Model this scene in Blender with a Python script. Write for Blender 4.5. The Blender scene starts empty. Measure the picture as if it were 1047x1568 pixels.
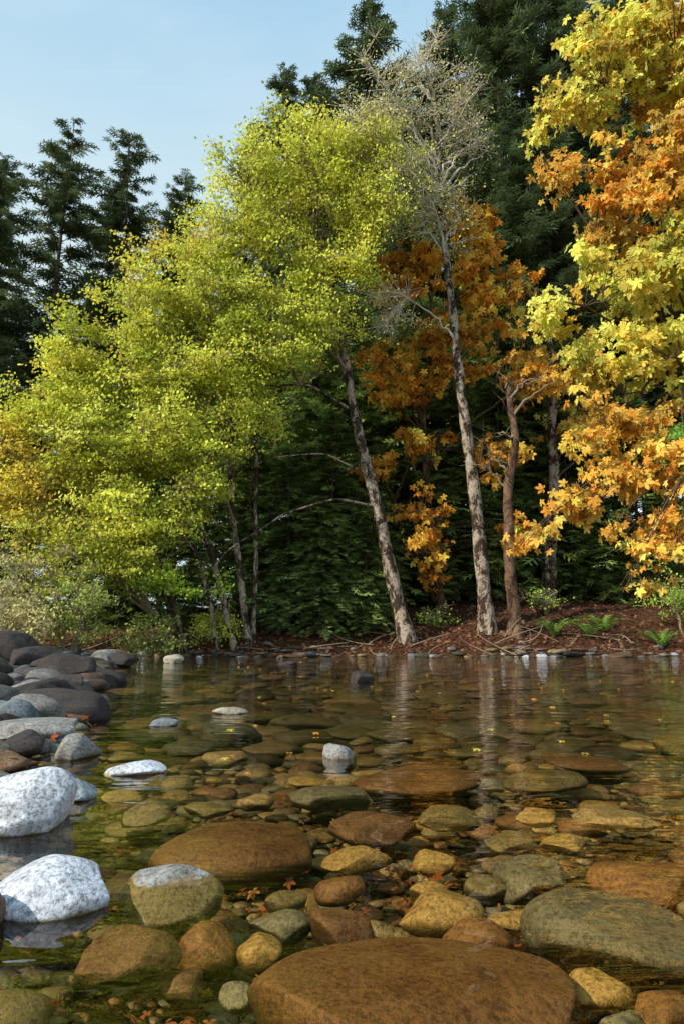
import bpy, bmesh, math, random
import numpy as np
from mathutils import Vector
rng=np.random.default_rng(11); random.seed(5)
S=bpy.context.scene
COL=S.collection

# ------------------------------------------------------------------ node helpers
def newmat(name):
    m=bpy.data.materials.new(name); m.use_nodes=True
    nt=m.node_tree; nt.nodes.clear()
    out=nt.nodes.new('ShaderNodeOutputMaterial')
    return m,nt,out
def N(nt,t,**kw):
    n=nt.nodes.new(t)
    for k,v in kw.items():
        if k in n.inputs: n.inputs[k].default_value=v
        else: setattr(n,k,v)
    return n
def L(nt,a,b): nt.links.new(a,b)
def noise(nt,vec,scale,detail=4,rough=.55,dist=0):
    n=N(nt,'ShaderNodeTexNoise'); n.inputs['Scale'].default_value=scale
    n.inputs['Detail'].default_value=detail; n.inputs['Roughness'].default_value=rough
    n.inputs['Distortion'].default_value=dist
    if vec is not None: L(nt,vec,n.inputs['Vector'])
    return n.outputs['Fac']
def maprange(nt,v,a,b,c=0,d=1,smooth=False):
    n=N(nt,'ShaderNodeMapRange'); 
    if smooth: n.interpolation_type='SMOOTHSTEP'
    L(nt,v,n.inputs['Value'])
    for i,x in zip(('From Min','From Max','To Min','To Max'),(a,b,c,d)): n.inputs[i].default_value=x
    return n.outputs['Result']
def mix(nt,f,a,b,mode='MIX'):
    n=N(nt,'ShaderNodeMix'); n.data_type='RGBA'; n.blend_type=mode
    for s,v in ((n.inputs[0],f),(n.inputs[6],a),(n.inputs[7],b)):
        if hasattr(v,'is_linked'): L(nt,v,s)
        elif isinstance(v,(int,float)): s.default_value=v
        else: s.default_value=(*v,1)
    return n.outputs[2]
def math_(nt,op,a,b=0.0):
    n=N(nt,'ShaderNodeMath'); n.operation=op
    for s,v in ((n.inputs[0],a),(n.inputs[1],b)):
        if hasattr(v,'is_linked'): L(nt,v,s)
        else: s.default_value=v
    return n.outputs[0]
def bump(nt,h,dist,strength=1):
    n=N(nt,'ShaderNodeBump'); n.inputs['Distance'].default_value=dist; n.inputs['Strength'].default_value=strength
    L(nt,h,n.inputs['Height']); return n.outputs['Normal']

# ------------------------------------------------------------------ materials
def leaf_material(name,trans=.4):
    m,nt,out=newmat(name)
    a=N(nt,'ShaderNodeAttribute'); a.attribute_name='col'; c=a.outputs['Color']
    d=N(nt,'ShaderNodeBsdfDiffuse'); L(nt,c,d.inputs['Color'])
    t=N(nt,'ShaderNodeBsdfTranslucent'); L(nt,c,t.inputs['Color'])
    m1=N(nt,'ShaderNodeMixShader'); m1.inputs[0].default_value=trans
    L(nt,d.outputs[0],m1.inputs[1]); L(nt,t.outputs[0],m1.inputs[2])
    L(nt,m1.outputs[0],out.inputs[0]); return m
M_leaf=leaf_material('leaf',.36)
M_needle=leaf_material('needles',.15)

def bark_material(name,light,dark,scale=3,thr=.5,bw=.1):
    m,nt,out=newmat(name)
    geo=N(nt,'ShaderNodeNewGeometry')
    mp=N(nt,'ShaderNodeMapping'); L(nt,geo.outputs['Position'],mp.inputs['Vector']); mp.inputs['Scale'].default_value=(1,1,.6)
    n1=noise(nt,mp.outputs[0],scale,4,.75,.5); n2=noise(nt,mp.outputs[0],scale*7,3,.7)
    f=maprange(nt,n1,thr-bw,thr+bw)
    c=mix(nt,f,dark,light)
    c=mix(nt,1.0,c,mix(nt,n2,(.05,.05,.05),(1.75,1.7,1.65)),'MULTIPLY')
    b=N(nt,'ShaderNodeBsdfDiffuse'); L(nt,c,b.inputs['Color'])
    L(nt,bump(nt,n2,.05),b.inputs['Normal'])
    L(nt,b.outputs[0],out.inputs[0]); return m
def plain_material(name,c1):
    m,nt,out=newmat(name); b=N(nt,'ShaderNodeBsdfDiffuse')
    geo=N(nt,'ShaderNodeNewGeometry'); n=noise(nt,geo.outputs['Position'],3,1)
    L(nt,mix(nt,n,tuple(v*.6 for v in c1),tuple(v*1.4 for v in c1)),b.inputs['Color'])
    L(nt,b.outputs[0],out.inputs[0]); return m
M_alder=bark_material('alder_bark',(.50,.42,.34),(.07,.048,.036),4.0,.52,.05)
M_twig=plain_material('pale_twig',(.58,.52,.45))
M_gtwig=plain_material('alder_twig',(.26,.21,.14))
M_dark=plain_material('fir_bark',(.10,.08,.065))
M_brown=bark_material('maple_bark',(.26,.16,.11),(.06,.04,.03),3,.5)
M_btwig=plain_material('maple_twig',(.12,.08,.05))

def stone_material():
    m,nt,out=newmat('river_stone')
    a=N(nt,'ShaderNodeAttribute'); a.attribute_name='col'
    geo=N(nt,'ShaderNodeNewGeometry'); P=geo.outputs['Position']
    n1=noise(nt,P,9,3,.65,.4); n2=noise(nt,P,75,3,.8)
    c=a.outputs['Color']
    c=mix(nt,1.0,c,mix(nt,maprange(nt,n1,.3,.7),(.55,.53,.50),(1.28,1.28,1.28)),'MULTIPLY')
    c=mix(nt,1.0,c,mix(nt,maprange(nt,n2,.34,.58),(.34,.34,.34),(1.2,1.2,1.2)),'MULTIPLY')
    sep=N(nt,'ShaderNodeSeparateXYZ'); L(nt,P,sep.inputs[0])
    z=math_(nt,'ADD',sep.outputs['Z'],math_(nt,'MULTIPLY',math_(nt,'SUBTRACT',n1,.5),.03))
    dry=maprange(nt,z,-.004,.012,smooth=True)
    wet=mix(nt,1.0,c,(.95,.74,.43),'MULTIPLY')
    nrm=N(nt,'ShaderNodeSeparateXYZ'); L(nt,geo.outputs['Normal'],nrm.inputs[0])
    alg=math_(nt,'MULTIPLY',maprange(nt,nrm.outputs['Z'],.2,1.0),maprange(nt,n1,.4,.7,.0,.55))
    wet=mix(nt,alg,wet,(.13,.08,.03))
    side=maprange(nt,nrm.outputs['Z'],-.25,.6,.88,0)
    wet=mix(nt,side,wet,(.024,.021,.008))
    dryc=mix(nt,1.0,c,(.82,.83,.86),'MULTIPLY')
    c2=mix(nt,dry,wet,dryc)
    b=N(nt,'ShaderNodeBsdfPrincipled'); L(nt,c2,b.inputs['Base Color'])
    L(nt,maprange(nt,dry,0,1,.45,.85),b.inputs['Roughness']); b.inputs['Specular IOR Level'].default_value=.3
    L(nt,bump(nt,n2,.006,.9),b.inputs['Normal'])
    L(nt,b.outputs[0],out.inputs[0]); return m
M_stone=stone_material()

def ground_material():
    m,nt,out=newmat('ground_soil')
    geo=N(nt,'ShaderNodeNewGeometry'); P=geo.outputs['Position']
    sep=N(nt,'ShaderNodeSeparateXYZ'); L(nt,P,sep.inputs[0])
    n2=noise(nt,P,14,4,.7); n3=noise(nt,P,60,3,.75)
    bed=mix(nt,maprange(nt,n3,.40,.60),(.016,.013,.005),(.16,.105,.045))
    bed=mix(nt,maprange(nt,n2,.45,.6,0,.8),bed,(.035,.029,.010))
    soil=mix(nt,maprange(nt,n2,.35,.65),(.028,.016,.011),(.12,.06,.035))
    c=mix(nt,maprange(nt,sep.outputs['Z'],-.01,.08),bed,soil)
    b=N(nt,'ShaderNodeBsdfDiffuse'); L(nt,c,b.inputs['Color'])
    L(nt,bump(nt,n2,.06),b.inputs['Normal'])
    L(nt,b.outputs[0],out.inputs[0]); return m
M_ground=ground_material()

def water_material():
    m,nt,out=newmat('clear_river_water')
    geo=N(nt,'ShaderNodeNewGeometry'); P=geo.outputs['Position']
    n1=noise(nt,P,1.3,1,.5,.3)
    mp=N(nt,'ShaderNodeMapping'); L(nt,P,mp.inputs['Vector']); mp.inputs['Scale'].default_value=(.5,1.3,1); mp.inputs['Rotation'].default_value=(0,0,.12)
    n2=noise(nt,mp.outputs[0],5.0,2,.5,.5)
    h=math_(nt,'ADD',math_(nt,'MULTIPLY',n1,1.2),n2)
    nr=bump(nt,h,.0105)
    # thin sheet without refraction: the same air-to-water reflectance applies from either side
    f=N(nt,'ShaderNodeFresnel'); L(nt,nr,f.inputs['Normal'])
    L(nt,maprange(nt,geo.outputs['Backfacing'],0,1,1.45,1/1.45),f.inputs['IOR'])
    t=N(nt,'ShaderNodeBsdfTransparent'); t.inputs['Color'].default_value=(.91,.85,.69,1)
    g=N(nt,'ShaderNodeBsdfGlossy'); g.inputs['Roughness'].default_value=.01; g.inputs['Color'].default_value=(1,1,1,1); L(nt,nr,g.inputs['Normal'])
    mx=N(nt,'ShaderNodeMixShader'); L(nt,f.outputs[0],mx.inputs[0]); L(nt,t.outputs[0],mx.inputs[1]); L(nt,g.outputs[0],mx.inputs[2])
    L(nt,mx.outputs[0],out.inputs[0]); return m
M_water=water_material()

# ------------------------------------------------------------------ mesh builder
class MB:
    def __init__(s): s.V=[];s.C=[];s.F=[];s.n=0
    def add(s,V,F,C,mi=0,smooth=False):
        V=np.asarray(V,dtype=np.float32).reshape(-1,3); F=np.asarray(F,dtype=np.int32)
        C=np.asarray(C,dtype=np.float32)
        if C.ndim==1: C=np.repeat(C[None],len(V),0)
        s.V.append(V); s.C.append(C); s.F.append((F+s.n,mi,smooth)); s.n+=len(V)
    def mesh(s,name,mats):
        me=bpy.data.meshes.new(name)
        V=np.concatenate(s.V); C=np.concatenate(s.C)
        loops=np.concatenate([f.ravel() for f,_,_ in s.F])
        tot=np.concatenate([np.full(len(f),f.shape[1],np.int32) for f,_,_ in s.F])
        mi=np.concatenate([np.full(len(f),m,np.int32) for f,m,_ in s.F])
        sm=np.concatenate([np.full(len(f),q,bool) for f,_,q in s.F])
        st=np.concatenate([[0],np.cumsum(tot)[:-1]]).astype(np.int32)
        me.vertices.add(len(V)); me.vertices.foreach_set('co',V.ravel())
        me.loops.add(len(loops)); me.loops.foreach_set('vertex_index',loops)
        me.polygons.add(len(tot)); me.polygons.foreach_set('loop_start',st); me.polygons.foreach_set('loop_total',tot)
        for m in mats: me.materials.append(m)
        me.polygons.foreach_set('material_index',mi); me.polygons.foreach_set('use_smooth',sm)
        me.update(calc_edges=True)
        at=me.attributes.new('col','FLOAT_COLOR','POINT')
        at.data.foreach_set('color',np.concatenate([C,np.ones((len(C),1),np.float32)],1).ravel())
        return me
    def obj(s,name,mats,parent=None):
        o=bpy.data.objects.new(name,s.mesh(name,mats)); COL.objects.link(o)
        if parent: o.parent=parent
        return o

def nrmz(v): return v/(np.linalg.norm(v,axis=-1,keepdims=True)+1e-9)
def tubes(mb,P,R,sides,mi=0,col=(1,1,1)):
    P=np.asarray(P,float); B,n,_=P.shape; R=np.broadcast_to(R,(B,n))
    T=np.gradient(P,axis=1); T=nrmz(T); mean=np.abs(T.mean(1))
    ref=np.eye(3)[np.argmin(mean,1)][:,None,:]
    n1=nrmz(np.cross(T,np.broadcast_to(ref,T.shape))); n2=np.cross(T,n1)
    a=np.arange(sides)*2*math.pi/sides
    V=P[:,:,None]+R[:,:,None,None]*(np.cos(a)[None,None,:,None]*n1[:,:,None]+np.sin(a)[None,None,:,None]*n2[:,:,None])
    i=np.arange(n-1)[:,None]*sides; j=np.arange(sides)[None]; k=(j+1)%sides
    f=np.stack([i+j,i+k,i+k+sides,i+j+sides],-1).reshape(-1,4)
    F=(f[None]+(np.arange(B)*n*sides)[:,None,None]).reshape(-1,4)
    mb.add(V,F,np.array(col),mi,True)
def bez(P0,P1,P2,n):
    t=np.linspace(0,1,n)[None,:,None]
    return (1-t)**2*P0[:,None]+2*t*(1-t)*P1[:,None]+t*t*P2[:,None]

T_alder=(np.array([(0,0,0),(.40,.5,.07),(0,1,0),(-.40,.5,.07)]),np.array([[0,1,2,3]]))
def maple_template():
    lob=[(-1.95,.62),(-.98,.88),(0,1.0),(.98,.88),(1.95,.62)]
    V=[(0,0,0)]; F=[]
    for k,(a,l) in enumerate(lob):
        b=len(V)
        for da,r in ((-.48,.52),(-.27,.76),(0,1.0),(.27,.76),(.48,.52)):
            rr=r*l; x=math.sin(a+da)*rr; y=math.cos(a+da)*rr
            V.append((x,y,-.30*rr*rr+.06*math.cos(k*3)))
        F.append([0,b,b+1,b+2]); F.append([0,b+2,b+3,b+4])
    return np.array(V)+np.array([0,.15,0]),np.array(F)
T_maple=maple_template()
def spray_template():
    V=[];F=[]
    def dia(x,y,ang,l,w):
        b=len(V); dx,dy=math.sin(ang),math.cos(ang); sx,sy=dy,-dx
        V.extend([(x,y,0),(x+dx*l*.45+sx*w,y+dy*l*.45+sy*w,.02),(x+dx*l,y+dy*l,-.05*l),(x+dx*l*.45-sx*w,y+dy*l*.45-sy*w,.02)]); F.append([b,b+1,b+2,b+3])
    dia(0,0,0,1,.065)
    for y,l in ((.1,.5),(.45,.42)):
        dia(0,y,.85,l,.06); dia(0,y+.1,-.85,l,.06)
    return np.array(V),np.array(F)
T_spray=spray_template()
def scatter(mb,pos,tip,nrm,size,col,T,mi):
    V,F=T; tip=nrmz(tip); side=nrmz(np.cross(tip,nrm)); n=np.cross(side,tip)
    W=pos[:,None]+size[:,None,None]*(V[None,:,0:1]*side[:,None]+V[None,:,1:2]*tip[:,None]+V[None,:,2:3]*n[:,None])
    FF=(F[None]+(np.arange(len(pos))*len(V))[:,None,None]).reshape(-1,F.shape[1])
    mb.add(W,FF,np.repeat(col,len(V),0),mi)
def pick(pal,n,w=None):
    pal=np.array(pal); i=rng.choice(len(pal),n,p=w); j=rng.choice(len(pal),n,p=w); t=rng.random((n,1))*.5
    return pal[i]*(1-t)+pal[j]*t

# ------------------------------------------------------------------ terrain
def ybank(x): return 17.5+.22*np.sin(x*.9)+.13*np.sin(2.3*x+1)+.05*np.sin(6*x)
def xleft(y): return -.42-.31*y+.12*np.sin(y*1.7)
def xright(y): return 9.6-.3*(17-y)+.2*np.sin(y)
def hgt(x,y):
    x=np.asarray(x,float); y=np.asarray(y,float)
    bed=-.22+.02*np.sin(3*x+y)+.02*np.sin(2.3*y-x*1.1)-.26*np.clip((y-3.6)/7,0,1)
    d=y-ybank(x); rise=.42*np.clip(d,0,3)+(.10+.10/(1+np.exp(-(x-2)/3)))*np.clip(d-3,0,70)
    far=np.where(d<0,.22*d,rise*(.45+.55/(1+np.exp(-(x+3)/2))))
    dl=xleft(y)-x; left=np.where(dl<0,.45*dl,.09*np.clip(dl,0,5)+.03*np.clip(dl-5,0,40))
    dr=x-xright(y); right=np.where(dr<0,.3*dr,.35*np.clip(dr,0,5)+.1*np.clip(dr-5,0,60))
    db=-3.5-y; back=np.where(db<0,.2*db,.2*np.clip(db,0,6)+.02*np.clip(db-6,0,200))
    z=np.maximum.reduce([bed,far,left,right,back])
    z=z+.03*np.sin(5.1*x+1.3*y)*np.sin(4.3*y-.7*x)*np.clip((z+.3)*2,0,1)
    return z
xs=np.concatenate([-np.geomspace(14,400,22)[::-1],np.arange(-13.8,13.9,.2),np.geomspace(14,400,22)])
ys=np.concatenate([-np.geomspace(6,300,14)[::-1],np.arange(-5.8,30,.2),np.geomspace(30.2,600,28)])
X,Y=np.meshgrid(xs,ys); Z=hgt(X,Y)
nx,ny=len(xs),len(ys)
i=np.arange(ny-1)[:,None]*nx+np.arange(nx-1)[None]
F=np.stack([i,i+1,i+nx+1,i+nx],-1).reshape(-1,4)
mb=MB(); mb.add(np.stack([X,Y,Z],-1),F,(.1,.08,.05),0,True); mb.obj('ground',[M_ground])
mb=MB(); mb.add([(-60,-12,0),(60,-12,0),(60,24,0),(-60,24,0)],[[0,1,2,3]],(1,1,1)); mb.obj('river_water',[M_water])

# ------------------------------------------------------------------ stones
ICO={}
for s in (2,3,4,5):
    bm=bmesh.new(); bmesh.ops.create_icosphere(bm,subdivisions=s,radius=1)
    ICO[s]=(np.array([v.co[:] for v in bm.verts]),np.array([[v.index for v in f.verts] for f in bm.faces])); bm.free()
def stone_shape(sub,a,b,c,rot,rough=1.0,facets=7):
    V,F=ICO[sub]; p=V.copy()
    for k in range(facets):
        n=nrmz(rng.normal(size=3)); d=rng.uniform(.55,.88)
        m=np.maximum(0,p@n-d); p=p-n[None]*m[:,None]*.78
    w=np.zeros(len(p))
    for fr,am in ((2.2,.05),(4.5,.022),(9,.010)):
        for k in range(3):
            w+=am*np.sin(fr*(p@nrmz(rng.normal(size=3)))+rng.uniform(0,6.3))
    p=p*(1+rough*w)[:,None]
    p=p/np.abs(p).max(0)*np.array([a,b,c])
    tl=rng.uniform(-.08,.08); ct,st=math.cos(tl),math.sin(tl)
    p=p@np.array([[ct,0,st],[0,1,0],[-st,0,ct]])
    cr,sr=math.cos(rot),math.sin(rot)
    return p@np.array([[cr,sr,0],[-sr,cr,0],[0,0,1]]),F
SC=dict(g=(.31,.30,.28),w=(.68,.71,.78),b=(.26,.155,.085),y=(.52,.42,.22),d=(.065,.052,.048),u=(.23,.27,.29),n=(.25,.25,.17),r=(.22,.14,.10),k=(.50,.45,.35))
BOULD=[(-1.0,2.31,.055,.15,.16,.13,.3,'w'),(-.675,1.69,.02,.155,.13,.068,.05,'w'),(-1.30,3.49,.03,.125,.11,.085,.4,'g'),
 (-1.62,3.6,.03,.135,.12,.085,-.3,'d'),(-1.77,4.07,.06,.27,.22,.06,.1,'g'),(-2.04,5.28,.09,.34,.28,.11,.1,'d'),(-3.09,7.94,.16,.36,.3,.22,.2,'d'),
 (-5.25,10.96,.3,.5,.4,.34,0,'d'),(-4.3,9.9,.2,.42,.3,.26,.5,'d'),(-.98,2.66,.02,.085,.07,.045,-.2,'u'),(-.9,3.13,.005,.135,.10,.04,.1,'w'),
 (-.01,3.5,.0,.085,.08,.078,.1,'g'),(-.85,5.33,.01,.14,.12,.04,0,'k'),(-1.17,4.66,.01,.1,.08,.035,0,'u'),(.23,8.7,.02,.17,.15,.12,.3,'d'),
 (-.745,1.52,.03,.04,.07,.07,0,'r'),(-2.35,4.6,.08,.3,.25,.09,.3,'g'),(-3.6,8.8,.14,.33,.25,.18,.5,'d'),(-2.6,6.4,.07,.26,.2,.12,.5,'d'),(-2.75,7.0,.07,.24,.18,.12,.0,'d'),
 (-3.9,12.4,.1,.3,.25,.14,.3,'d'),(-4.6,13.6,.12,.35,.3,.16,.6,'g'),(-3.3,13.9,.05,.22,.2,.12,.6,'k'),(-1.0,13.4,.0,.25,.2,.07,.6,'d'),(-3.9,7.4,.2,.4,.35,.22,.2,'d'),(-4.6,8.6,.25,.4,.35,.28,.2,'d')]
SUB=[(-.34,2.43,-.125,.285,.22,.09,-.1,'b'),(-.44,1.80,-.055,.16,.11,.085,.55,'g'),(-.45,1.53,-.055,.12,.09,.055,.1,'r'),(.14,1.45,-.135,.33,.27,.115,.05,'b'),
 (.63,1.72,-.105,.22,.16,.09,-.15,'u'),(.52,1.566,-.13,.075,.06,.04,0,'y'),(-.16,1.88,-.13,.085,.06,.045,-.3,'u'),(-.186,1.72,-.13,.055,.05,.042,.2,'y'),
 (.01,1.86,-.13,.095,.09,.055,0,'r'),(.262,1.93,-.12,.12,.10,.06,.1,'y'),(.045,2.33,-.12,.115,.08,.045,0,'y'),(0,2.11,-.13,.077,.07,.045,0,'b'),
 (.558,2.16,-.12,.11,.10,.06,0,'u'),(.43,1.9,-.13,.068,.05,.03,-.1,'y'),(.36,3.45,-.1,.31,.25,.06,0,'b'),(-.03,3.08,-.1,.195,.14,.05,.2,'u'),
 (.083,2.67,-.11,.185,.14,.045,-.1,'r'),(.425,2.755,-.1,.14,.12,.045,0,'n'),(.585,2.545,-.12,.09,.08,.035,0,'n'),(.766,2.85,-.11,.09,.08,.035,0,'y'),
 (-.535,2.88,-.1,.1,.09,.035,0,'n'),(-.356,2.92,-.08,.085,.08,.035,.2,'k'),(-.75,2.75,-.08,.11,.1,.045,0,'g'),(.326,1.79,-.13,.09,.07,.045,-.2,'b'),
 (.764,2.52,-.12,.09,.08,.035,.2,'y'),(1.06,2.8,-.11,.17,.12,.04,0,'k'),(-.134,3.38,-.1,.12,.1,.03,0,'y'),(-.325,1.55,-.12,.055,.06,.04,.8,'r'),
 (-.205,1.54,-.13,.045,.04,.03,0,'u'),(-.118,1.62,-.13,.058,.05,.035,.5,'g'),(-.66,1.66,-.07,.075,.06,.035,0,'b'),(-.165,2.03,-.13,.07,.05,.03,0,'n'),
 (.63,1.49,-.14,.068,.06,.04,0,'b'),(.53,1.44,-.14,.05,.04,.03,0,'u'),(-.324,1.75,-.13,.085,.08,.06,0,'b'),(.88,2.15,-.12,.18,.14,.06,.1,'b'),
 (-.62,3.9,-.08,.14,.12,.05,0,'k'),(.95,3.4,-.1,.22,.16,.05,.1,'n'),(1.3,3.9,-.1,.25,.2,.05,-.1,'b'),(.25,2.1,-.14,.06,.05,.04,0,'y'),(.42,2.15,-.14,.07,.06,.04,.3,'n'),
 (.3,2.4,-.14,.07,.06,.04,0,'y'),(.98,1.95,-.13,.09,.07,.05,0,'u'),(-.62,2.15,-.13,.1,.09,.05,0,'d')]
for (lst,nm,sub) in ((BOULD,'river_boulder',5),(SUB,'submerged_stone',5)):
    for (x,y,z,a,b,c,r,k) in lst:
        big=(k=='w' or (nm[0]=='s' and a>.2))
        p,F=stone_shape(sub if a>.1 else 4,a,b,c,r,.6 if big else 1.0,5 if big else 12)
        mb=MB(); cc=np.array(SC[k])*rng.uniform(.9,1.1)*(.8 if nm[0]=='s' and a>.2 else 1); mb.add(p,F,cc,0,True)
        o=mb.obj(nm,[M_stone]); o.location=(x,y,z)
placed=[(x,y,(a+b)/2*.9) for (x,y,z,a,b,c,r,k) in BOULD+SUB]
PX=np.array([p[0] for p in placed]);PY=np.array([p[1] for p in placed]);PR=np.array([p[2] for p in placed])
keys=['b','y','n','g','u','d','k','r']; wts=[.15,.17,.2,.15,.12,.05,.09,.07]
mbn=MB(); mbf=MB()
def dart(n,ylo,yhi,r0,r1,mbx,xm,tol,power=1.0,flat=.45,dk=1.0):
    global PX,PY,PR
    cnt=0
    for _ in range(n):
        y=ylo+(yhi-ylo)*rng.random()**power; xw=.56*y+xm; x=rng.uniform(-xw,xw)
        r=math.exp(rng.uniform(math.log(r0),math.log(r1)))
        d2=(PX-x)**2+(PY-y)**2
        if (d2<(tol*(PR+r))**2).any(): continue
        z=float(hgt(x,y))
        if z>.25: continue
        PX=np.append(PX,x);PY=np.append(PY,y);PR=np.append(PR,r); cnt+=1
        k=rng.choice(keys,p=wts); a=r*rng.uniform(1.0,1.45); b=r*rng.uniform(.7,1.05); c=r*rng.uniform(flat*.7,flat*1.3)
        p,F=stone_shape(3 if (r>.035 and y<3.5) or r>.2 else 2,a,b,c,rng.uniform(-.7,.7),1.1,8)
        zz=z+c*.45
        if z<-.05: zz=min(zz,-.01-c)
        fall=1-.25*min(1,max(0,(y-2.2)/2.5)) if dk==1 else dk  # far stones darker: dark brown bed, and water's light loss put into colour
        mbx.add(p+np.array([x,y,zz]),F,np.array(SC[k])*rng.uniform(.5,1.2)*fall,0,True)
    return cnt
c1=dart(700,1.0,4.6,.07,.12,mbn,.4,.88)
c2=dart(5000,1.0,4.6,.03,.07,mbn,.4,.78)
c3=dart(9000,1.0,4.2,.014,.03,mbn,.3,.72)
PX=PX[PY>3.8];PR=PR[PY>3.8];PY=PY[PY>3.8]
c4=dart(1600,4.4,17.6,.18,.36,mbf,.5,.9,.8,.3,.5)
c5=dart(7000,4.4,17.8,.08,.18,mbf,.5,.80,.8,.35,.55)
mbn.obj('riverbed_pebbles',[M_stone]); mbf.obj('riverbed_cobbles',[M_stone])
# shoreline rocks
mb=MB()
for _ in range(300):
    x=rng.uniform(-9,10.5); q=rng.random()
    if (3.9<x<5.0 and q<.9) or (x>8 and q<.5) or (x<-3 and q<.45) or q<.14:
        y=float(ybank(np.array(x)))+rng.normal(-.05,.4); r=math.exp(rng.uniform(math.log(.03),math.log(.15)))
        p,F=stone_shape(3,r*1.2,r,r*.55,rng.uniform(0,3),1,8)
        k=rng.choice(['w','k','g','w','k'] if 3.9<x<5 else ['k','g','r','w','d'])
        mb.add(p+np.array([x,y,max(0.0,float(hgt(x,y)))+r*.1]),F,np.array(SC[k])*rng.uniform(.5,1.0),0,True)
for _ in range(230):
    y=rng.uniform(2.4,16.5); x=float(xleft(np.array(y)))-abs(rng.normal(0,.8))+.15; r=math.exp(rng.uniform(math.log(.05),math.log(.24)))
    if y<4: r*=.6
    p,F=stone_shape(3,r*1.2,r,r*.65,rng.uniform(0,3),1,10)
    k=rng.choice(['g','r','u','d','d','d'])
    mb.add(p+np.array([x,y,max(-.03,float(hgt(x,y)))+r*.2]),F,np.array(SC[k])*rng.uniform(.4,.9),0,True)
mb.obj('shoreline_rocks',[M_stone])

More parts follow.
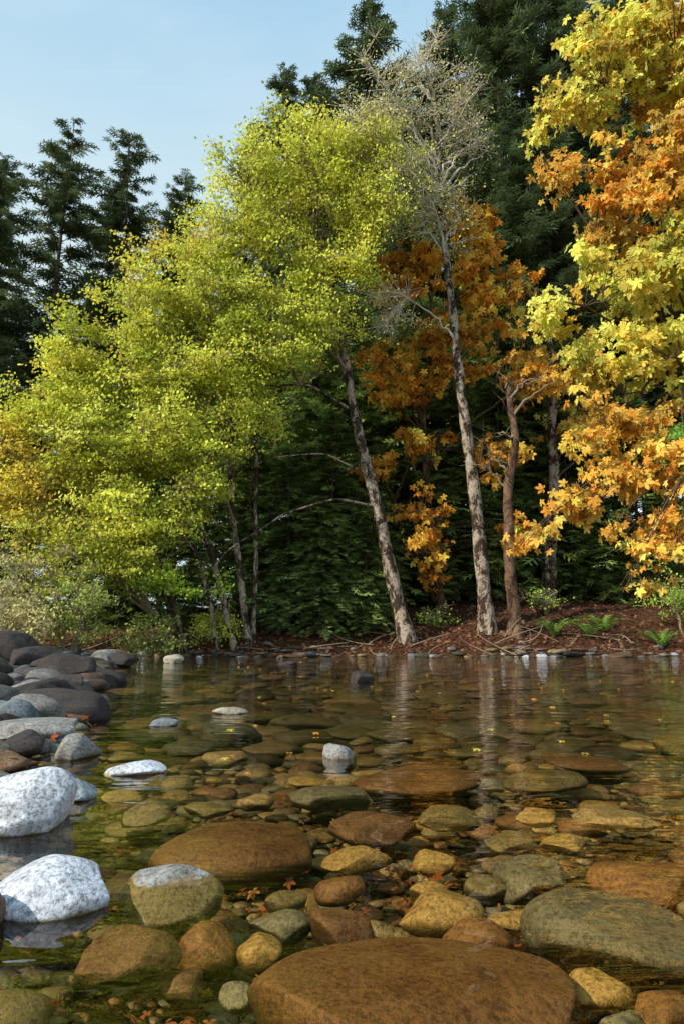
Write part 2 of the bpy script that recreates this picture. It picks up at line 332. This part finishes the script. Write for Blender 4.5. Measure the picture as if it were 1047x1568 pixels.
# ------------------------------------------------------------------ trees
def polyline(pts,n):
    pts=np.array(pts,float); d=np.concatenate([[0],np.cumsum(np.linalg.norm(np.diff(pts,axis=0),axis=1))])
    t=np.linspace(0,d[-1],n); p=np.stack([np.interp(t,d,pts[:,k]) for k in range(3)],1)
    for _ in range(6): p[1:-1]=(p[:-2]+2*p[1:-1]+p[2:])/4
    s=t/d[-1]
    p[:,0]+=.09*np.sin(s*17+pts[0,0]*3)*s; p[:,1]+=.06*np.sin(s*13+1)*s
    return p
def broadleaf(name,trunks,blobs,n_clump,n_leaf,lsize,pal,w=None,bark=M_alder,twig=M_gtwig,kind='alder',n_limb=14,clr=(.5,.13),twigs=4,min_h=1.5,limb_r=.045,twig_r=.006,rise=.7,cmix=.55,gap=0.0):
    """trunks: list of (pts, r0, r1).  blobs: (x,y,z,rx,ry,rz[,palette])"""
    mb=MB(); Sk=[]
    for pts,r0,r1 in trunks:
        n=36; p=polyline(pts,n); R=np.linspace(r0,r1,n)*(1+.08*np.sin(np.arange(n)*1.9)); R[0]*=1.4; R[1]*=1.12
        tubes(mb,p[None],R[None],10,0); Sk.append(p[p[:,2]>p[0,2]+min_h] if r0>.05 else p[14:])
    trunkS=np.concatenate(Sk)
    vol=np.array([b[3]*b[4]*b[5] for b in blobs])**.8; cnt=np.maximum(2,(n_clump*vol/vol.sum()).astype(int))
    CC=[];PI=[]
    for bi,(b,c) in enumerate(zip(blobs,cnt)):
        d=nrmz(rng.normal(size=(c,3))); r=rng.random((c,1))**(1/2.3)*(1+.25*rng.normal(size=(c,1)))
        CC.append(np.array(b[:3])+d*r*np.array(b[3:6])); PI+= [b[6] if len(b)>6 else 0]*c
    CC=np.concatenate(CC); PI=np.array(PI)
    if gap>0:
        g=np.sin(CC[:,0]*2.7+CC[:,2]*1.1)+np.sin(CC[:,2]*3.1-CC[:,0]*.8+1)+.7*np.sin(CC[:,1]*3.3+CC[:,0]*1.7)
        kp=g>np.quantile(g,gap); CC=CC[kp]; PI=PI[kp]
    CC[:,2]=np.maximum(CC[:,2],.35)
    sel=rng.choice(len(CC),min(n_limb,len(CC)),replace=False); E=CC[sel]
    hd=np.linalg.norm(E[:,None,:2]-trunkS[None,:,:2],axis=2)
    cost=np.abs(trunkS[None,:,2]-(E[:,None,2]-rise*hd))+.5*hd
    A=trunkS[np.argmin(cost,1)]
    mid=(A+E)/2+np.array([0,0,1])*(.22*np.linalg.norm(E-A,axis=1))[:,None]+rng.normal(size=A.shape)*.15
    LB=bez(A,mid,E,12); LB[:,1:-1]+=rng.normal(size=LB[:,1:-1].shape)*.035
    tubes(mb,LB,np.linspace(limb_r,limb_r*.22,12)[None],6,1)
    SS=np.concatenate([LB[:,3:].reshape(-1,3),trunkS])
    D=np.linalg.norm(CC[:,None]-SS[None],axis=2)+.5*np.maximum(0,SS[None,:,2]-CC[:,None,2])
    D[D<.25]=9
    A=SS[np.argmin(D,1)]; ln=np.linalg.norm(CC-A,axis=1)[:,None]
    mid=(A+CC)/2+np.array([0,0,.15])*ln+rng.normal(size=A.shape)*.08*ln
    BR=bez(A,mid,CC,7); tubes(mb,BR,np.linspace(limb_r*.32,twig_r,7)[None],4,1)
    M=len(CC); dirb=nrmz(CC-A)
    td=np.repeat(dirb,twigs,0)*.7+rng.normal(size=(M*twigs,3))*np.array([.8,.8,.5]); td=nrmz(td)
    base=np.repeat(BR[:,4],twigs,0)*.5+np.repeat(CC,twigs,0)*.5
    tl=rng.uniform(.5,1.2,(M*twigs,1))*clr[0]*1.2
    tip=base+td*tl; tm=(base+tip)/2+rng.normal(size=tip.shape)*.05
    if kind=='maple': tip[:,2]-=.25*tl[:,0]
    TW=bez(base,tm,tip,4); tubes(mb,TW,np.linspace(twig_r,twig_r*.45,4)[None],3,1)
    if n_leaf>0:
        nl=rng.poisson(n_leaf*rng.uniform(.2,1.8,M)); ci=np.repeat(np.arange(M),nl); K=len(ci)
        tw=ci*twigs+rng.integers(0,twigs,K); s=rng.random((K,1))**.7
        pos=base[tw]*(1-s)+tip[tw]*s+rng.normal(size=(K,3))*np.array([clr[0],clr[0],clr[1]])*.30
        pos[:,2]=np.maximum(pos[:,2],.1)
        cb=(rng.uniform(.6,1.25,M))[ci][:,None]
        pals=pal if isinstance(pal[0][0],(tuple,list)) else [pal]
        col=np.zeros((K,3))
        for q,pp in enumerate(pals):
            mk=PI[ci]==q
            cp=pick(pp,M)[ci[mk]]; cl=pick(pp,int(mk.sum()))
            col[mk]=cp*cmix+cl*(1-cmix)
        col*=cb*rng.uniform(.7,1.3,(K,1))
        sz=lsize*rng.uniform(.6,1.25,K)
        if kind=='alder':
            nr=rng.normal(size=(K,3))*.5+np.array([-.7,-.5,.6]); tp=rng.normal(size=(K,3))+np.array([0,0,-.4]); scatter(mb,pos,tp,nr,sz,np.minimum(col,.92),T_alder,2)
        else:
            nr=rng.normal(size=(K,3))*.5+np.array([-.7,-.5,.45]); tp=rng.normal(size=(K,3))*.55+np.array([0,-.1,-1.0]); scatter(mb,pos,tp,nr,sz,np.minimum(col,.92),T_maple,2)
    return mb.obj(name,[bark,twig,M_leaf])

P_al=[(.80,.84,.13),(.68,.78,.10),(.90,.90,.18),(.50,.62,.08),(.88,.76,.12)]
P_ay=[(.90,.74,.12),(.86,.62,.10),(.82,.82,.13),(.72,.72,.12),(.84,.50,.08)]
P_pale=[(.74,.70,.32),(.64,.66,.24),(.78,.68,.28)]
P_gr=[(.28,.46,.08),(.42,.58,.10),(.58,.70,.11)]
P_or=[(.92,.50,.08),(.92,.66,.12),(.90,.38,.06),(.92,.78,.20),(.70,.28,.04)]
P_yg=[(.92,.80,.17),(.80,.82,.17),(.92,.68,.13),(.60,.72,.13),(.92,.54,.08)]
P_mg=[(.18,.42,.08),(.30,.54,.10)]
def gz(x,y,o=-.1): return float(hgt(x,y))+o

broadleaf('alder_tree',[([(1.76,18.5,gz(1.76,18.5)),(1.25,18.45,2.4),(.85,18.45,4.6),(.3,18.4,6.94),(-.16,18.3,9.3),(-.85,18.2,12.8),(-1.47,18.1,16.0)],.2,.03),
   ([(.95,18.4,4.0),(-.2,17.7,4.1),(-1.7,17.2,3.5),(-3.2,16.7,2.2)],.036,.012),([(.35,18.4,6.7),(-.9,17.8,7.3),(-2.2,17.4,7.1),(-3.4,17.2,6.1)],.04,.012),([(.75,18.4,4.9),(-.5,18.0,5.4),(-1.8,17.6,5.2),(-2.8,17.3,4.6)],.03,.01)],
 [(-1.9,17.6,13.2,1.7,1.5,1.6),(-.4,17.6,10.9,1.5,1.3,1.3),(0,17.9,13.8,1.8,1.5,1.6),(-1.6,18,15.0,1.0,1.0,1.0),(-2.2,17.4,9.0,1.6,1.4,1.4),(.5,17.9,15.0,1.2,1.0,1.0,2),(.7,17.5,12.2,1.2,1,.9),(-.7,17.3,8.9,1.2,.9,.7),(-2.4,17.3,7.2,1.1,.8,.5),(-1.2,17.3,7.9,.9,.7,.35)],
 680,80,.092,[P_al,P_gr,P_pale],n_limb=34,gap=.25)
broadleaf('alder_tree',[([(-2.45,18.3,gz(-2.45,18.3)),(-2.9,18.1,3.5),(-3.1,17.9,7),(-3.2,17.7,11.8)],.10,.02),([(-2.35,18.4,gz(-2.4,18.4)),(-2.3,18.3,4),(-2.55,18.2,8),(-2.6,18,11)],.07,.02)],
 [(-4.4,17,9.1,1.8,1.5,1.5),(-3.2,17.3,11.1,1.5,1.4,1.4),(-2.4,17.2,8.4,1.5,1.4,1.2),(-5,17,10.4,.9,1,.8,1),(-3.9,17,6.7,1.9,1.5,1.3),(-2.4,17.2,6.2,.9,.8,.6)],
 560,80,.092,[P_al,P_ay],n_limb=34,min_h=2.5,gap=.25)
broadleaf('alder_tree',[([(-2.75,18.1,gz(-2.75,18.1)),(-3.5,17.8,3.0),(-4.6,17.4,5.6),(-5.8,17.0,7.6)],.09,.02),([(-4.0,18.0,gz(-4,18)),(-4.6,17.8,2.0),(-5.4,17.2,4.2),(-6.6,17,6.0)],.08,.02)],
 [(-7.0,16.7,6.1,1.5,1.4,1.2),(-5.9,16.8,5.1,1.7,1.5,1.1),(-6.1,17,7.6,1.6,1.4,1.1),(-4.4,16.6,5.2,1.3,1.2,.9),(-7.6,17,7.2,.6,.6,.5,1)],
 520,80,.092,[P_al,P_ay],n_limb=32,gap=.25)
broadleaf('alder_tree',[([(-4.3,17.8,gz(-4.3,17.8)),(-5.0,17.4,1.6),(-6,17,3.0),(-7.3,16.8,4.1)],.08,.02),([(-3.2,18.0,gz(-3.2,18)),(-3.5,17.6,2.0),(-4.2,17,3.6)],.06,.02)],
 [(-7.8,16.6,3.9,1.3,1.2,1.0,2),(-6.4,16.5,3.3,1.4,1.2,.9),(-4.7,16.5,3.4,1.4,1.2,.8),(-5.6,16.2,2.3,1.2,1,.5),(-3.9,16.4,1.8,1.3,.7,.4,1),(-9.0,17,5.3,1.0,1.2,1.0,2),(-3.4,16.6,4.3,.8,.8,.4)],
 470,76,.092,[P_al,[(.66,.84,.10),(.50,.70,.09)],P_ay],n_limb=26,min_h=.8,gap=.2)
broadleaf('bare_alder_tree',[([(3.95,18.8,gz(3.95,18.8)),(3.64,18.8,5.5),(3.2,18.8,9.86),(3.0,18.8,13.7),(2.87,18.7,16.4),(2.5,18.7,19.0)],.21,.03)],
 [(1.5,18.3,16.3,1.4,1.2,1.4),(1.4,18.2,13.6,1.5,1.2,1.2,1),(2.7,18.6,18.0,.7,.8,1.1),(3.6,18.6,16.0,1.0,1,1.6),(2.6,18.4,13.0,1.4,1,1.4,1),(1.2,18.2,9.6,1.0,.8,.8)],
 220,28,.075,[P_pale,P_al],bark=M_alder,twig=M_twig,n_limb=30,twigs=9,min_h=8,twig_r=.010,clr=(.55,.3),rise=1.1)
broadleaf('alder_snag',[([(4.65,18.5,gz(4.65,18.5)),(4.5,18.5,3.2),(4.75,18.5,5.5),(4.86,18.5,7.6)],.18,.09),([(4.4,18.6,gz(4.4,18.6)),(4.9,18.6,1.8)],.09,.03)],
 [(4.9,18.3,7.6,1.0,.8,.6),(4.2,18.2,5.4,.8,.6,.8)],20,0,.05,P_pale,bark=M_brown,twig=M_gtwig,n_limb=8,min_h=4,twig_r=.007)
broadleaf('maple_tree',[([(6.55,22,gz(6.55,22)),(6.75,22,3.4),(7.0,22,6),(7.2,22,11)],.25,.08)],
 [(6.5,21.3,10,2,1.5,2.5),(8.2,21.5,8,2,1.5,2.0)],60,14,.18,P_or,bark=M_alder,twig=M_btwig,kind='maple',min_h=4)
broadleaf('bigleaf_maple_tree',[([(3.1,21.3,gz(3.1,21.3)),(2.7,21.2,4),(2.6,21,8),(3.2,21,13)],.14,.03),([(3.1,21.4,gz(3.1,21.4)),(2.0,21.2,3.2),(1.2,21,6)],.08,.03)],
 [(1.6,20.0,11.8,1.3,1,1.1),(2.0,19.9,8.3,1.2,1,1.2),(.9,19.4,5.4,1.2,.7,.4),(2.4,19.6,6.2,.9,.8,.5),(2.4,19.3,2.9,1.0,.7,1.2),(4.6,20.0,11.3,1.4,1,1.4),(4.3,20.0,13.6,1.2,1,.9),(4.9,19.8,5.8,1.0,.8,.6),(3.3,20,9.5,1.3,1,1.2),(1.0,19.6,8.3,.7,.8,.6),(2.2,19.1,4.3,.6,.5,.4),(5.6,19.8,3.6,.9,.6,.5),(5.8,19.9,8.5,.9,.8,1)],
 270,15,.18,[(.92,.42,.05),(.92,.56,.08),(.80,.28,.04),(.92,.64,.10),(.44,.16,.03)],bark=M_brown,twig=M_btwig,kind='maple',n_limb=22,clr=(.40,.16),twig_r=.008)
broadleaf('bigleaf_maple_tree',[([(8.9,11.2,gz(8.9,11.2)),(8.3,10.8,3),(7.6,10.2,6.5),(7.0,9.8,10),(6.4,9.6,13)],.32,.08),([(8.7,11.1,1.0),(7.6,10.4,2.6),(6.3,9.8,3.8),(5.2,9.5,4.4)],.15,.04)],
 [(4.4,9.1,9.4,1.15,1.0,1.1,1),(3.4,9.2,8.5,.6,.6,.4,1),(4.8,9,7.4,1.1,1,.7,0),(3.35,9.1,7.6,.55,.5,.3,0),(4.2,9.1,5.6,.9,.8,.55,1),(3.0,9.0,5.15,.5,.5,.28,1),
  (4.4,9,4.4,.9,.8,.5,1),(3.5,9,3.4,.6,.6,.4,0),(2.35,8.8,1.8,.42,.35,.18),(3.1,8.9,2.25,.5,.5,.28),(4.0,8.9,2.85,.7,.6,.4),(4.2,8.9,1.9,.55,.5,.35),(3.7,8.8,1.15,.22,.3,.35),(3.6,8.8,1.75,.4,.35,.25),
  (5.6,9.2,6.0,1.2,1,1.6,1),(5.6,9.3,9.5,1.3,1,1.6,0),(5.3,9.2,3.2,1,1,1),(4.55,8.8,3.3,.35,.3,.25,2),(4.0,9.1,6.5,.6,.6,.35,0),(3.4,9,4.4,.45,.5,.3,1),(4.9,8.8,1.5,.5,.5,.3)],
 500,26,.108,[P_or,P_yg,P_mg],bark=M_brown,twig=M_btwig,kind='maple',n_limb=46,clr=(.27,.15),min_h=1.0,limb_r=.03,twig_r=.005,rise=.35,twigs=5,cmix=.3)

# conifers ----------------------------------------------------------
P_fir=[(.15,.20,.10),(.10,.145,.08),(.24,.29,.13)]
P_ced=[(.20,.28,.08),(.12,.18,.06),(.30,.39,.11)]
def conifer_mesh(name,H,R,base,rise,droop,pal,per_m=16,twigL=.55,shape=.75,K=15):
    mb=MB(); p=np.zeros((14,3)); p[:,2]=np.linspace(-1,H,14); p[:,0]=.08*np.sin(p[:,2]*.4)
    tubes(mb,p[None],np.linspace(H*.0095,.02,14)[None],8,0)
    B=int((H-base)*per_m); u=np.sort(rng.random(B)); zb=base+(H-base)*u; fr=1-u
    Lb=R*np.minimum(1,fr*1.15)**shape*rng.uniform(.35,1.2,B)+.2
    Lb*=np.clip(.5+u*3,0,1)
    az=rng.random(B)*6.283; dh=np.stack([np.cos(az),np.sin(az),0*az],1)
    st=np.stack([0*zb,0*zb,zb],1); s=np.linspace(0,1,6)
    rs=rise+.6*u**3; dr=droop*rng.uniform(.5,1.5,B)
    BP=st[:,None]+dh[:,None]*(Lb[:,None,None]*s[None,:,None]); BP[:,:,2]+=Lb[:,None]*(rs[:,None]*s[None]-dr[:,None]*s[None]**2)
    tubes(mb,BP,np.linspace(.03,.007,6)[None],3,0)
    ss=np.clip((np.arange(K)+rng.random((B,K)))/K,0.15,1)
    keep=rng.random((B,K))<np.clip(Lb[:,None]/1.6,.35,1)
    for sd in (-1,1):
        bi,ki=np.nonzero(keep); s1=ss[bi,ki]
        pos=st[bi]+dh[bi]*(Lb[bi]*s1)[:,None]; pos[:,2]+=Lb[bi]*(rs[bi]*s1-dr[bi]*s1**2)
        side=np.cross(dh[bi],[0,0,1])*sd
        tip=dh[bi]*.9+side*rng.uniform(.2,1.0,(len(bi),1))+rng.normal(size=(len(bi),3))*.2+np.array([0,0,-.2])
        nr=np.array([0,0,1])+rng.normal(size=(len(bi),3))*.4
        sz=twigL*rng.uniform(.6,1.2,len(bi))*np.clip(.4+.6*np.sqrt(Lb[bi]/R),.35,1.1)
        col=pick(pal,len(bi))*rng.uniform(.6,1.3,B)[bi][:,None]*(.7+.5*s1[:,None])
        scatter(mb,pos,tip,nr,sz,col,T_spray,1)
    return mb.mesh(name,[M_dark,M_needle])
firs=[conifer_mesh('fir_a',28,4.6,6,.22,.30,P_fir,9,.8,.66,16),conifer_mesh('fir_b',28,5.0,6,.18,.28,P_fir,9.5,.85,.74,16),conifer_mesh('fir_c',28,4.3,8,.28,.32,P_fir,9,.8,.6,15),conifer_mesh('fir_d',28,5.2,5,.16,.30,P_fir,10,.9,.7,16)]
ceds=[conifer_mesh('cedar_a',12,2.6,.4,.05,.5,P_ced,18,.62,.6,13),conifer_mesh('cedar_b',12,3.0,.3,.05,.55,P_ced,18,.62,.5,13)]
def place(me,name,x,y,top,h0,rs=1.0):
    z=float(hgt(x,y)); s=(top-z)/h0; o=bpy.data.objects.new(name,me); COL.objects.link(o)
    o.location=(x,y,z); o.scale=(s*rs,s*rs,s); o.rotation_euler=(rng.normal()*.012,rng.normal()*.012,rng.uniform(0,6.28)); return o
for k,(x,y,top,v,r) in enumerate([(-14.8,32,27.6,0,1.0),(-11.6,34,27.6,2,.95),(-13.4,36,26.5,1,.8),(-8.9,36,27.2,2,.9),(-10.1,38,27.4,0,.8),(-17.0,30,23,1,.9),(-18.5,33,26,1,1),
      (1.0,34,36.8,1,.95),(-3.3,32,30.6,1,.85),(-5.4,36,30.5,0,.85),(-1.2,35,33,3,.8),(7.1,36,38.5,1,.9),(8.2,30,36.5,1,1.0),(10.0,31,38,0,1),(5.2,35,33,0,.9),(12,32,36,3,1),(14.5,31,36,1,1),(3.0,38,35,2,1)]):
    place(firs[v],'fir_tree',x,y,top,28,r)
for _ in range(26):
    y=rng.uniform(26,44); q=rng.uniform(-.66,.66); x=q*y
    if q<-.2: e=rng.uniform(.42,.56)
    elif q<.06: e=rng.uniform(.50,.72)
    else: e=rng.uniform(.60,.90)
    place(firs[rng.integers(4)],'fir_tree',x,y,min(.6+e*y,35),28,1.2)
for x,y,t in [(-1.5,19.6,6.0),(-.3,19.9,7.2),(.8,20.0,6.0),(-2.8,20.8,7.5),(1.9,23,10),(3.8,22.6,9.5),(5.4,23,10),(-.8,22.8,11),(-4.6,21.5,8),(-6.6,22,8),(-9,22,7.5),(-11.5,22,7),(7.8,23.5,9.5),(9.8,22.5,9),(12,22,9),(.7,19.1,3.8),(-.6,18.9,4.4),(-1.7,18.9,2.6),(2.8,24,13),(0,25,14),(6,25,14),(8.5,26,14),(-3,24.5,12),(-7.5,25,10)]:
    place(ceds[rng.integers(2)],'cedar_tree',x,y,t,12,1.2)

# shrubs --------------------------------------------------------------
P_sh=[(.34,.40,.10),(.46,.50,.14),(.24,.32,.08)]
P_wl=[(.60,.56,.28),(.66,.54,.28),(.48,.48,.20)]
def shrub(x,y,h,r,pal,n=36,nl=60,ls=.07):
    z=gz(x,y,0); tr=[]
    for k in range(6):
        a=rng.uniform(0,6.28); tr.append(([(x+.1*math.cos(a),y+.1*math.sin(a),z-.05),(x+r*.3*math.cos(a),y+r*.3*math.sin(a),z+h*.45),(x+r*.65*math.cos(a),y+r*.65*math.sin(a),z+h*.85)],.02,.006))
    broadleaf('willow_shrub' if pal is P_wl else 'leafy_shrub',tr,[(x,y,z+h*.55,r,r,h*.45)],n,nl,ls,pal,bark=M_gtwig,twig=M_gtwig,n_limb=10,limb_r=.015,min_h=.2,clr=(.3,.2),twig_r=.005)
for a in [(-5.8,14.9,1.9,.9,P_sh),(-7.4,15.3,2.4,1.1,P_wl),(-9.0,15.8,2.6,1.2,P_wl),(-6.6,14.0,1.1,.8,P_wl),(-8.2,13.8,1.1,.9,P_wl),(-4.6,16.6,1.2,.8,P_sh),(-10.5,16.5,3,1.3,P_sh),(-7.9,17.6,2.9,1.4,P_al),
          (-3.3,18.4,.8,.6,P_al),(9.4,19.0,1.5,.9,P_gr)]:
    shrub(*a)
shrub(5.9,20.2,.8,.6,P_gr,12,30); shrub(2.7,19.6,.6,.5,P_gr,10,30)
for x,y in [(6.6,18.5),(7.1,18.8),(8.4,18.3),(5.7,18.6)]:
    mb=MB(); z=gz(x,y,0); K=30; az=rng.random(K)*6.28; ln=rng.uniform(.4,.85,K)
    dh=np.stack([np.cos(az),np.sin(az),0*az],1)
    for q in range(7):
        s=q/7; pos=np.array([x,y,z])+dh*(ln*s)[:,None]; pos[:,2]+=ln*(1.5*s-1.0*s*s)
        tp=dh+np.array([0,0,1.5-2*s]); scatter(mb,pos,tp,np.cross(np.cross(dh,[0,0,1]),dh)+rng.normal(size=(K,3))*.1,ln*.36*(1-.5*s),pick([(.14,.24,.05),(.22,.33,.07)],K),T_spray,0)
    mb.obj('sword_fern',[M_needle])
# fallen leaves -------------------------------------------------------
mb=MB(); n=9000; x=rng.uniform(-11,11,n); y=ybank(x)+np.abs(rng.normal(0,2.2,n))+.05; z=hgt(x,y)+.02
P_lit=[(.26,.10,.07),(.34,.15,.08),(.15,.06,.045),(.38,.21,.10),(.34,.20,.15)]
scatter(mb,np.stack([x,y,z],1),rng.normal(size=(n,3))*np.array([1,1,.3]),np.array([0,0,1])+rng.normal(size=(n,3))*.5,rng.uniform(.04,.11,n),pick(P_lit,n),T_maple,0)
n=500; y=rng.uniform(2.5,14,n); x=xleft(y)-np.abs(rng.normal(0,.6,n))+.1; z=np.maximum(hgt(x,y),0)+rng.uniform(.02,.08,n)
scatter(mb,np.stack([x,y,z],1),rng.normal(size=(n,3))*np.array([1,1,.3]),np.array([0,0,1])+rng.normal(size=(n,3))*.5,rng.uniform(.025,.05,n),pick(P_lit+[(.6,.18,.03)],n),T_maple,0)
cl=[(.2,2.35,.12,45),(-.28,1.58,.1,30),(-.2,2.15,.1,20),(.0,3.2,.3,30),(.5,1.85,.15,20),(-.4,2.1,.2,40),(.1,1.95,.5,60),(0,6,2.5,120)]
for cx,cy,sg,n in cl:
    x=rng.normal(cx,sg,n); y=rng.normal(cy,sg,n); z=hgt(x,y)+rng.uniform(.03,.09,n)
    scatter(mb,np.stack([x,y,np.minimum(z,-.02)],1),rng.normal(size=(n,3))*np.array([1,1,.4]),np.array([0,0,1])+rng.normal(size=(n,3))*.6,rng.uniform(.015,.03,n),pick([(.40,.14,.06),(.3,.1,.04),(.5,.27,.08)],n),T_maple,0)
n=60; y=rng.uniform(3,15,n); x=rng.uniform(-.2,.55,n)*y
scatter(mb,np.stack([x,y,np.full(n,.006)],1),rng.normal(size=(n,3))*np.array([1,1,.02]),np.array([0,0,1])+rng.normal(size=(n,3))*.08,rng.uniform(.02,.04,n),pick([(.8,.5,.08),(.8,.34,.05),(.7,.62,.12)],n),T_maple,0)
mb.obj('fallen_leaves',[M_leaf])
mb=MB(); n=34; x=rng.uniform(-8,9.5,n); y=ybank(x)+rng.uniform(-.2,1.2,n); z=np.maximum(hgt(x,y),0)+.05
A=np.stack([x,y,z],1); a=rng.random(n)*6.28; l=rng.uniform(.4,1.8,n); B=A+np.stack([np.cos(a)*l,np.sin(a)*l*.3,rng.uniform(-.02,.5,n)],1)
tubes(mb,bez(A,(A+B)/2+rng.normal(size=A.shape)*.12,B,6),np.linspace(.018,.006,6)[None],5,0); mb.obj('driftwood_sticks',[M_gtwig])

# ------------------------------------------------------------------ light, sky, camera
el,az=math.radians(38),math.radians(-124)
d=Vector((math.cos(el)*math.sin(az),math.cos(el)*math.cos(az),math.sin(el)))
sl=bpy.data.lights.new('sun','SUN'); sl.energy=5.0; sl.angle=math.radians(.5); sl.color=(1,.92,.76)
so=bpy.data.objects.new('sun',sl); so.rotation_euler=d.to_track_quat('Z','Y').to_euler(); COL.objects.link(so)
W=bpy.data.worlds.new('World'); S.world=W; W.use_nodes=True; nt=W.node_tree; nt.nodes.clear()
sky=N(nt,'ShaderNodeTexSky'); sky.sky_type='NISHITA'; sky.sun_disc=False; sky.sun_elevation=el; sky.sun_rotation=az; sky.air_density=1.0; sky.dust_density=1.2; sky.ozone_density=1.2
tc=N(nt,'ShaderNodeTexCoord'); sp=N(nt,'ShaderNodeSeparateXYZ'); L(nt,tc.outputs['Generated'],sp.inputs[0])
hz=mix(nt,maprange(nt,sp.outputs['Z'],.44,.84),(6.2,7.4,7.4),(2.4,4.7,6.8))
c=mix(nt,.82,sky.outputs[0],hz)
mp=N(nt,'ShaderNodeMapping'); L(nt,tc.outputs['Generated'],mp.inputs[0]); mp.inputs['Scale'].default_value=(1,1,2.2)
cn=noise(nt,mp.outputs[0],2.2,4,.55,.6)
c=mix(nt,maprange(nt,cn,.5,.8,0,.3),c,(6.6,7.1,7.2))
bg=N(nt,'ShaderNodeBackground'); L(nt,c,bg.inputs[0]); bg.inputs[1].default_value=.14
wo=N(nt,'ShaderNodeOutputWorld'); L(nt,bg.outputs[0],wo.inputs[0])
cam=bpy.data.cameras.new('camera'); co=bpy.data.objects.new('camera',cam); COL.objects.link(co)
cam.sensor_fit='VERTICAL'; cam.sensor_height=36; cam.lens=24; cam.clip_start=.05; cam.clip_end=2000
co.location=(0,0,.6); co.rotation_euler=(math.radians(100),0,0); S.camera=co
S.view_settings.view_transform='Standard'; S.view_settings.look='None'; S.view_settings.exposure=0
